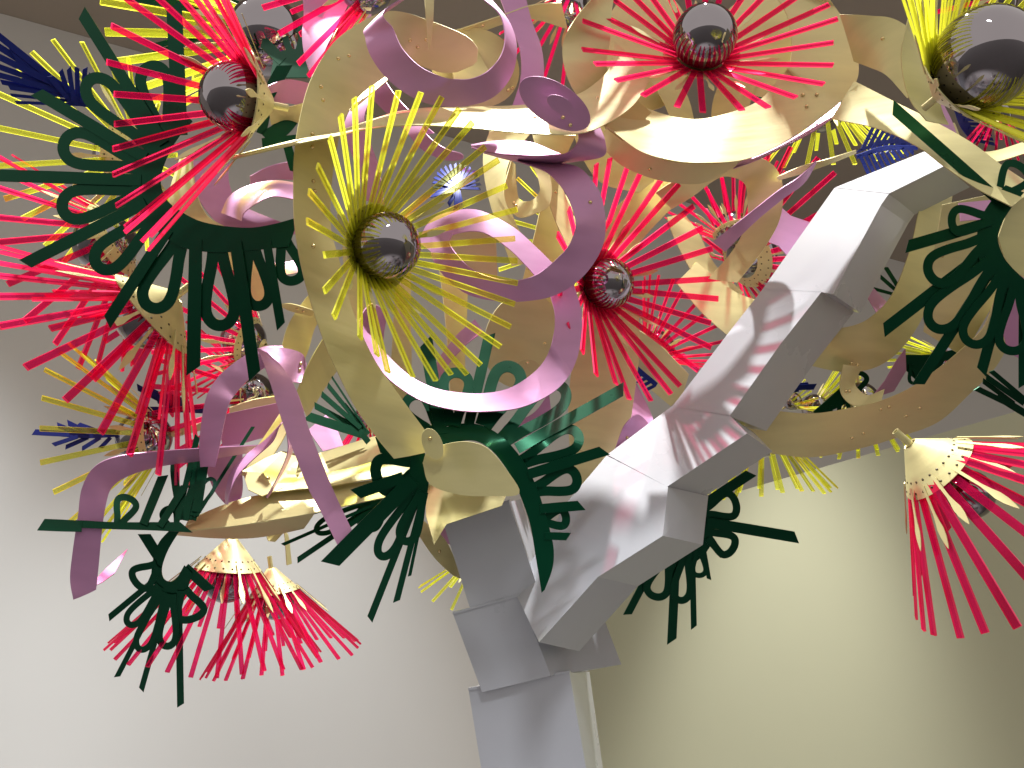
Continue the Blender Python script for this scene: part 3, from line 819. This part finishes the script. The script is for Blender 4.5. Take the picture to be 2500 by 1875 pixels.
ribbon(k, 'long mauve band slanting down to the lower green leaf', PINK, [(628, 850, 652, 862, 2.96), (650, 905, 692, 900, 2.94), (672, 975, 726, 958, 2.92), (694, 1044, 752, 1040, 2.9), (724, 1120, 782, 1118, 2.88), (753, 1194, 810, 1188, 2.87), (790, 1262, 838, 1250, 2.86), (826, 1335, 862, 1300, 2.85)], tilt=.5)
ribbon(k, 'curled pink end at the top of the slanting mauve band', PINK, [(636, 852, 640, 858, 3.05), (690, 850, 672, 905, 3.05), (735, 862, 705, 930, 3.06), (748, 890, 735, 935, 3.08)], width=.12, tilt=-.9, rivets=[(.8, .3), (.85, .5)])
ribbon(k, 'thin mauve strip inside the slanting band', PINK, [(690, 1010, 705, 1010, 3.0), (700, 1060, 718, 1060, 3.0), (702, 1105, 712, 1108, 3.0), (680, 1160, 686, 1162, 3.0), (650, 1215, 654, 1216, 3.0)], width=.04)
ribbon(k, 'pink hook bending down at the lower left', PINK, [(640, 1086, 625, 1102, 3.1), (508, 1093, 508, 1122, 3.06), (391, 1101, 392, 1138, 3.02), (290, 1113, 315, 1161, 2.98), (230, 1140, 273, 1190, 2.95), (200, 1192, 258, 1235, 2.93), (190, 1260, 249, 1296, 2.92), (177, 1350, 242, 1370, 2.92), (171, 1415, 236, 1430, 2.92), (179, 1464, 234, 1440, 2.92)], tilt=.7)
panel(k, 'pale pink pointed end behind the pink hook', PINK, [(236, 1428), (236, 1412), (262, 1385), (312, 1340), (280, 1400), (250, 1422)], 3.0, (.2, -.5))
ribbon(k, 'mauve sheet behind the arch at lower left', PINK, [(530, 1015, 545, 1095, 3.42), (600, 1000, 620, 1075, 3.42), (690, 980, 700, 1050, 3.42), (740, 960, 745, 1000, 3.42)], tilt=.4)
ribbon(k, 'mauve upright sheet behind the tall green loop', PINK, [(500, 1090, 592, 1085, 3.3), (505, 1150, 592, 1150, 3.3), (525, 1200, 592, 1200, 3.3), (556, 1236, 580, 1240, 3.3)], tilt=.4)
ribbon(k, 'light pink crescent curling above the lower left tray', PINK, [(690, 1030, 680, 1046, 3.04), (650, 1072, 664, 1080, 3.03), (600, 1112, 618, 1122, 3.02), (565, 1152, 582, 1160, 3.02), (551, 1200, 562, 1202, 3.02), (552, 1232, 556, 1232, 3.02)], width=.06, tilt=-1)
panel(k, 'pink triangle behind the slanting band and lit tray', PINK, [(752, 1050), (795, 1013), (820, 1040), (838, 1088), (788, 1102)], 3.45, (.2, -.3))
ribbon(k, 'mauve strip under the tray near the green hook leaf', PINK, [(560, 1232, 575, 1245, 3.3), (650, 1225, 655, 1240, 3.3), (700, 1205, 710, 1220, 3.3)], width=.06)
panel(k, 'mauve plate left of the top trunk block', PINK, [(1010, 1270), (1090, 1290), (1100, 1330), (1050, 1310)], 3.42, (.1, .1))
ribbon(k, 'mauve strip reaching down behind the long green spike', PINK, [(1490, 880, 1520, 880, 3.7), (1515, 950, 1555, 940, 3.68), (1528, 1010, 1585, 1000, 3.62), (1520, 1070, 1600, 1040, 3.58)], tilt=.5)
ribbon(k, 'rounded mauve tab tucked behind the branch', PINK, [(1535, 1012, 1575, 1012, 3.42), (1518, 1050, 1585, 1045, 3.42), (1500, 1100, 1560, 1090, 3.42)], rounds=(1, 0), rivets=[(.75, .3)])
ribbon(k, 'mauve strip showing behind the green leaf and pink hoop', PINK, [(1340, 960, 1345, 1000, 3.46), (1300, 1010, 1310, 1050, 3.46), (1230, 1040, 1240, 1080, 3.46)], tilt=.5)
panel(k, 'pink sheet between gold hoop arm and the branch', PINK, [(1902, 502), (1930, 527), (1992, 548), (1960, 600), (1935, 640), (1900, 600), (1878, 592), (1893, 540)], 3.6, (.3, -.2))
ribbon(k, 'narrow purple strip slanting across the gold hoop arm', PINK, [(1740, 590, 1770, 615, 3.34), (1830, 520, 1845, 540, 3.33), (1900, 465, 1912, 485, 3.32), (1950, 432, 1962, 448, 3.32), (1992, 392, 1994, 396, 3.32)], width=.05)
ribbon(k, 'purple underside strip below the bowl ring', PINK, [(1790, 412, 1806, 396, 3.2), (1850, 390, 1866, 372, 3.2), (1915, 358, 1928, 342, 3.2), (1985, 322, 1990, 300, 3.2), (2060, 268, 2050, 248, 3.22)], width=.06)
panel(k, 'pink crescent beside the right gold curl', PINK, [(2210, 852), (2212, 905), (2182, 955), (2124, 974), (2160, 930), (2188, 880)], 3.5, (.2, .2))
panel(k, 'small pink patch right of the branch top', PINK, [(2133, 704), (2118, 727), (2140, 764), (2168, 742)], 3.66, (.1, -.4))
panel(k, 'purple sheet behind the loops at the right edge', PINK, [(2530, 640), (2468, 690), (2438, 730), (2442, 790), (2462, 860), (2530, 900)], 2.95, (.1, .1))
panel(k, 'pink sheet inside the upper loop of the right leaf', PINK, [(2340, 496), (2425, 488), (2412, 535), (2345, 540)], 2.95, (.1, -.2))
ribbon(k, 'tan pink strip beneath the corner flower ball', PINK, [(2262, 280, 2300, 250, 2.9), (2275, 320, 2325, 300, 2.9), (2285, 380, 2345, 360, 2.9)])
ribbon(k, 'pink loop lying inside the lower pink hoop', PINK, [(1115, 1000, 1090, 980, 3.3), (1080, 920, 1060, 905, 3.3), (1130, 850, 1110, 825, 3.32), (1180, 810, 1160, 780, 3.34)], width=.09)
ribbon(k, 'mauve strip behind the right end of the dark leaf', PINK, [(640, 640, 640, 668, 3.5), (700, 640, 705, 670, 3.5), (770, 620, 775, 650, 3.5)], width=.08, tilt=-.8)

# ------------------------------------------------------------------ green leaves
g = 'green_leaf'
leaf(g, 'largest dark green leaf with spikes and loops, upper left', GREEN, plane_d(2.84, 400, 450, -.06, -.05, .2),
     [(470, 296, 440, 262), (440, 330, 392, 306), (412, 375, 350, 368), (392, 434, 322, 440), (403, 480, 335, 495), (430, 508, 372, 552), (495, 542, 440, 602), (593, 556, 520, 616), (660, 549, 610, 612), (730, 530, 705, 602)],
     [('s', 440, 330, 425, 14, 34), ('l', 405, 335, 366, 146, 30, 44), ('s', 400, 350, 200, 32, 26), ('l', 375, 355, 205, 186, 31, 44), ('s', 355, 385, 90, 226, 26), ('l', 340, 405, 140, 345, 31, 48), ('s', 345, 440, -12, 428, 27), ('l', 340, 468, 136, 512, 31, 46), ('s', 355, 495, 62, 644, 27), ('l', 380, 525, 226, 660, 31, 44),
      ('s', 410, 560, 262, 786, 26), ('l', 442, 580, 362, 766, 31, 46), ('s', 478, 585, 472, 905, 30), ('l', 530, 590, 540, 812, 31, 46), ('s', 575, 590, 622, 918, 28), ('l', 612, 590, 636, 762, 28, 38), ('s', 650, 585, 686, 797, 20), ('l', 690, 580, 722, 698, 26, 36)])
leaf(g, 'small dark green leaf behind the red flower and gold arc', GREEN, plane_d(2.98, 680, 280, .05, .0),
     [(640, 330, 660, 345), (670, 300, 700, 330), (690, 270, 735, 290)],
     [('s', 650, 240, 695, 160, 30), ('l', 640, 330, 692, 262, 24, 34), ('s', 640, 350, 745, 340, 24), ('s', 700, 350, 720, 420, 20)])
leaf(g, 'middle green leaf of spikes and loops before trunk and branch', GREEN, lambda x, y: 2.86 + 0.0013 * max(0.0, 1085 - y) + 0.0002 * max(0.0, x - 1330),
     [(1060, 1100, 1040, 1080), (1087, 1087, 1072, 1050), (1138, 1075, 1133, 1034), (1172, 1080, 1184, 1042), (1206, 1105, 1234, 1074), (1240, 1150, 1278, 1126), (1264, 1196, 1308, 1184), (1285, 1250, 1328, 1242), (1297, 1293, 1344, 1300), (1308, 1360, 1352, 1345), (1318, 1420, 1348, 1390), (1322, 1447, 1330, 1440)],
     [('s', 1078, 1060, 1040, 833, 30), ('l', 1070, 1060, 992, 962, 24, 36), ('l', 1105, 1040, 1118, 896, 27, 40), ('s', 1145, 1035, 1195, 818, 24), ('l', 1180, 1040, 1262, 884, 31, 44), ('l', 1228, 1075, 1388, 938, 29, 42), ('s', 1262, 1095, 1522, 950, 26), ('l', 1275, 1128, 1424, 1056, 26, 36),
      ('s', 1290, 1158, 1476, 1100, 24), ('l', 1305, 1196, 1420, 1160, 26, 36), ('s', 1318, 1242, 1420, 1234, 22), ('l', 1325, 1272, 1392, 1260, 22, 28), ('s', 1330, 1308, 1388, 1310, 19)])
leaf(g, 'dark green hooked leaf left of the trunk top', GREEN, plane_d(2.86, 960, 1220, .1, .05, .2),
     [(1036, 1098, 1005, 1092), (1044, 1150, 1000, 1150), (1046, 1185, 1005, 1190), (1038, 1225, 1012, 1222)],
     [('s', 1035, 1112, 922, 1086, 32), ('l', 1022, 1135, 906, 1172, 30, 52), ('s', 1010, 1170, 806, 1376, 36), ('l', 1018, 1195, 924, 1368, 22, 28), ('l', 1032, 1200, 984, 1332, 22, 28), ('s', 1024, 1205, 903, 1512, 17), ('s', 1034, 1210, 968, 1468, 15), ('s', 1040, 1212, 1000, 1406, 8), ('s', 985, 1165, 868, 1206, 26)])
leaf(g, 'bright green leaf of thin strips behind the hooked leaf', GREEN, plane_d(3.2, 820, 1290, .1, -.2),
     [(960, 1170, 945, 1190), (940, 1210, 925, 1215), (930, 1240, 912, 1240)],
     [('s', 930, 1230, 726, 1368, 13), ('l', 935, 1215, 765, 1300, 12, 20), ('s', 935, 1205, 642, 1285, 9), ('l', 940, 1220, 880, 1290, 26, 34), ('s', 930, 1225, 690, 1330, 8)])
leaf(g, 'dark green leaf hanging low at left with six loops', GREEN, plane_d(3.06, 400, 1450, .1, .1, .2),
     [(446, 1285, 418, 1290), (412, 1340, 385, 1330), (396, 1385, 370, 1392), (400, 1412, 378, 1430), (416, 1420, 420, 1468), (432, 1410, 448, 1462), (450, 1380, 470, 1400)],
     [('l', 430, 1300, 405, 1235, 14, 22), ('s', 390, 1365, 352, 1304, 24), ('l', 385, 1380, 324, 1428, 17, 34), ('s', 385, 1410, 266, 1508, 15), ('l', 390, 1430, 308, 1530, 15, 22), ('s', 396, 1440, 286, 1652, 13), ('l', 402, 1445, 338, 1594, 15, 24), ('s', 412, 1445, 345, 1684, 14), ('l', 418, 1450, 406, 1588, 17, 26), ('s', 436, 1450, 441, 1722, 17), ('l', 448, 1440, 474, 1520, 20, 40), ('s', 452, 1385, 512, 1440, 22)])
leaf(g, 'green leaf lying sideways with one tall upright loop, left', GREEN, plane_d(2.96, 400, 1280, .1, -.28),
     [(470, 1300, 440, 1275), (380, 1295, 380, 1275), (280, 1292, 280, 1275), (185, 1288, 185, 1270)],
     [('s', 200, 1285, 100, 1281, 26), ('l', 290, 1280, 318, 1208, 16, 30), ('s', 350, 1280, 398, 1162, 20), ('l', 445, 1270, 456, 1094, 22, 34), ('s', 480, 1250, 514, 1020, 22), ('l', 470, 1270, 492, 1100, 12, 18), ('s', 480, 1260, 618, 1042, 8), ('s', 430, 1280, 482, 1065, 14), ('s', 390, 1285, 452, 1185, 18), ('l', 470, 1260, 522, 1165, 9, 16)])
leaf(g, 'green leaf hanging behind the branch at lower right', GREEN, plane_d(3.5, 1700, 1330, .1, .1),
     [(1690, 1220, 1720, 1215), (1700, 1270, 1740, 1275), (1715, 1310, 1735, 1330), (1690, 1340, 1700, 1370), (1640, 1355, 1650, 1385)],
     [('s', 1705, 1240, 1834, 1155, 22), ('l', 1720, 1250, 1806, 1225, 18, 36), ('s', 1725, 1275, 1945, 1312, 24), ('l', 1725, 1300, 1798, 1345, 18, 32), ('s', 1725, 1315, 1766, 1360, 14), ('s', 1715, 1320, 1731, 1414, 10), ('l', 1705, 1340, 1708, 1412, 12, 20), ('s', 1690, 1345, 1694, 1532, 14), ('l', 1675, 1350, 1660, 1476, 17, 26), ('s', 1650, 1360, 1640, 1566, 20), ('l', 1630, 1360, 1594, 1466, 18, 32), ('s', 1600, 1370, 1532, 1500, 18)])
leaf(g, 'dark green leaf with fanned loops at the right edge', GREEN, plane_d(2.68, 2380, 650, -.1, .0, .15),
     [(2500, 470, 2455, 452), (2471, 505, 2420, 490), (2446, 545, 2392, 540), (2436, 582, 2385, 600), (2446, 618, 2400, 660), (2465, 648, 2440, 705), (2520, 700, 2500, 740)],
     [('s', 2440, 490, 2180, 262, 26), ('l', 2440, 480, 2500, 400, 20, 40), ('l', 2420, 535, 2312, 540, 22, 36), ('s', 2410, 545, 2214, 602, 26), ('l', 2405, 585, 2260, 682, 26, 46), ('s', 2412, 610, 2158, 806, 27), ('l', 2420, 640, 2266, 806, 26, 46), ('s', 2425, 650, 2242, 938, 24), ('l', 2445, 680, 2364, 850, 24, 42), ('s', 2455, 690, 2396, 908, 24), ('l', 2480, 705, 2470, 870, 24, 42), ('s', 2500, 715, 2500, 940, 24)])
leaf(g, 'feathery dark green leaf left behind the gold arc', GREEN, plane_d(3.25, 830, 980, .2, -.3),
     [(905, 1075, 895, 1085), (880, 1045, 868, 1052), (850, 1015, 840, 1025)],
     [('s', 885, 1060, 750, 1016, 20), ('s', 880, 1050, 768, 990, 14), ('s', 880, 1045, 785, 962, 12), ('s', 885, 1045, 800, 940, 10), ('s', 895, 1050, 810, 920, 4), ('s', 900, 1060, 838, 985, 10)])
leaf(g, 'forked green leaf at the right edge below the dark leaf', GREEN, plane_d(2.95, 2450, 960, .1, .2),
     [(2520, 1010, 2520, 1030), (2480, 985, 2470, 1000), (2440, 960, 2430, 975)],
     [('s', 2470, 990, 2384, 948, 14), ('s', 2475, 985, 2400, 930, 12), ('s', 2500, 985, 2408, 920, 14), ('s', 2520, 990, 2420, 906, 12)])
leaf(g, 'solid dark green leaf behind the long right spike', GREEN, plane_d(3.6, 2260, 890, .1, .1),
     [(2208, 866, 2212, 905), (2260, 866, 2245, 930), (2318, 862, 2290, 905)],
     [('s', 2260, 880, 2340, 862, 20), ('s', 2250, 900, 2246, 945, 18), ('l', 2225, 890, 2232, 940, 8, 12)])
leaf(g, 'dark green leaf with short slits by the small gold curl', GREEN, plane_d(3.66, 2020, 985, .1, .1),
     [(1985, 1005, 1992, 1015), (2020, 975, 2035, 1000), (2058, 940, 2075, 980)],
     [('s', 2030, 990, 2025, 1015, 10), ('s', 2050, 980, 2048, 1010, 10), ('s', 2060, 960, 2075, 1005, 10), ('l', 2085, 960, 2105, 905, 12, 22)])
leaf(g, 'thin dark green strips right of the branch top', GREEN, plane_d(3.72, 2180, 690, .1, .1),
     [(2215, 730, 2220, 722), (2195, 720, 2200, 712)],
     [('s', 2205, 720, 2162, 652, 10), ('s', 2200, 720, 2150, 676, 9), ('s', 2195, 722, 2133, 705, 8)])
leaf(g, 'teal green leaf glimpsed under the top red flower rays', GREEN, plane_d(3.5, 1840, 200, .1, -.3),
     [(1860, 170, 1880, 190), (1850, 200, 1870, 215)],
     [('s', 1860, 185, 1815, 215, 18), ('l', 1862, 195, 1840, 240, 14, 24), ('s', 1850, 195, 1862, 150, 20)])
leaf(g, 'dark green leaf behind the yellow flower at top left', GREEN, plane_d(3.75, 480, 40, .1, .0),
     [(650, 20, 640, 60), (600, 10, 600, 55)],
     [('s', 620, 40, 300, -15, 26), ('l', 615, 30, 440, -5, 22, 32), ('s', 615, 45, 380, 112, 14), ('s', 620, 50, 330, 145, 10)])
leaf(g, 'pale green sheet leaf between red flower and pink band', GREEN, plane_d(3.3, 700, 160, .1, -.5),
     [(660, 190, 670, 130), (700, 190, 715, 120), (750, 190, 750, 130)],
     [('s', 690, 150, 640, 100, 24), ('l', 720, 150, 715, 60, 16, 26)])

# ------------------------------------------------------------------ blue combs
bn = ('spine', 'tooth', 'loop')
b = 'blue_comb_leaf'
leaf(b, 'navy feathered comb at the upper left edge', BLUE, plane_d(3.2, 100, 190, .2, .1),
     [(215, 252, 205, 232), (170, 228, 160, 205), (110, 195, 95, 165), (40, 150, 20, 115)],
     [('s', 150, 210, -25, 70, 16), ('s', 165, 220, -25, 100, 16), ('s', 170, 222, -25, 128, 16), ('s', 180, 228, -25, 155, 14), ('s', 185, 232, -15, 180, 14), ('s', 190, 236, 2, 200, 12), ('s', 195, 240, 22, 214, 10), ('s', 208, 250, 26, 232, 8), ('s', 210, 256, 38, 250, 8)], 'leaf', bn)
leaf(b, 'light blue comb with upright teeth, upper left', BLUE, plane_d(3.25, 190, 210, .2, .15),
     [(165, 250, 160, 228), (190, 258, 185, 236), (215, 262, 212, 240)],
     [('s', 165, 240, 120, 186, 12), ('s', 172, 242, 148, 172, 12), ('s', 180, 246, 168, 166, 12), ('s', 190, 250, 188, 164, 12), ('s', 200, 252, 208, 166, 12), ('s', 208, 254, 222, 180, 10)], 'leaf', bn)
tips = [(1115 + 58 * math.cos(math.radians(a)), 452 - 52 * math.sin(math.radians(a))) for a in range(-10, 200, 13)]
leaf(b, 'blue pompon comb between the yellow rays and gold strip', BLUE, plane_d(3.35, 1115, 450, .4, -.6),
     [(1108, 462, 1110, 452), (1125, 462, 1123, 452)],
     [('s', 1117, 458, x, y, 6) for x, y in tips] + [('s', 1117, 462, 1095, 500, 10), ('s', 1117, 462, 1112, 512, 10), ('s', 1117, 462, 1128, 515, 12), ('s', 1110, 465, 1052, 478, 8)], 'leaf', bn, bow=.04)
leaf(b, 'navy comb diamond behind the branch top, upper half', BLUE, plane_d(3.6, 2165, 345, .2, -.2),
     [(2090, 374, 2095, 366), (2160, 352, 2160, 342), (2240, 352, 2240, 340)],
     [('s', 2105 + 13 * i, 366 - i, 2132 + 13 * i, 310 + 4 * i, 9) for i in range(9)], 'leaf', bn)
leaf(b, 'navy comb diamond behind the branch top, lower half', BLUE, plane_d(3.58, 2165, 385, .2, .4),
     [(2090, 378, 2092, 388), (2160, 356, 2162, 368), (2240, 356, 2240, 366)],
     [('s', 2100 + 13 * i, 380 - 2 * i, 2122 + 12 * i, 428 - 6 * i, 9) for i in range(10)], 'leaf', bn)
leaf(b, 'navy comb under the yellow corner flower', BLUE, plane_d(3.45, 2360, 310, .2, .2),
     [(2330, 270, 2350, 262), (2345, 310, 2365, 300), (2375, 350, 2392, 340)],
     [('s', 2345 + 5 * i, 272 + 10 * i, 2400 + 4 * i, 268 + 12 * i, 8) for i in range(8)], 'leaf', bn)
leaf(b, 'navy comb behind the red rays at lower left', BLUE, plane_d(3.72, 420, 985, .2, .1),
     [(510, 990, 505, 1010), (450, 985, 450, 1005), (380, 965, 385, 985)],
     [('s', 470 - 16 * i, 990 - 3 * i, 425 - 18 * i, 970 - 5 * i, 14) for i in range(6)] + [('s', 480, 1000, 350, 1000, 14)], 'leaf', bn)
leaf(b, 'blue feather comb pointing left below the yellow rays', BLUE, plane_d(3.5, 180, 1060, .2, -.2),
     [(300, 1045, 300, 1065), (220, 1052, 220, 1070), (150, 1054, 150, 1066)],
     [('s', 170, 1060, 82, 1055, 14), ('s', 190, 1058, 140, 1038, 12), ('s', 215, 1056, 165, 1032, 12), ('s', 245, 1056, 190, 1036, 12), ('s', 190, 1066, 130, 1086, 10), ('s', 215, 1068, 160, 1092, 10), ('s', 245, 1068, 200, 1096, 10), ('s', 270, 1068, 245, 1094, 10)], 'leaf', bn)
leaf(b, 'navy comb with pale gaps under the middle red flower', BLUE, plane_d(3.66, 1545, 900, .2, .2),
     [(1510, 848, 1520, 842), (1540, 895, 1552, 888), (1600, 945, 1606, 935)],
     [('s', 1512 + 9.5 * i, 852 + 10 * i, 1490 + 9.5 * i, 872 + 9 * i, 7.5) for i in range(10)], 'leaf', bn)
leaf(b, 'small navy spike right of the branch', BLUE, plane_d(3.8, 1955, 945, .1, .1),
     [(1935, 935, 1932, 960), (1950, 938, 1950, 956)],
     [('s', 1945, 946, 1990, 944, 14), ('s', 1945, 940, 1975, 938, 10)], 'leaf', bn)
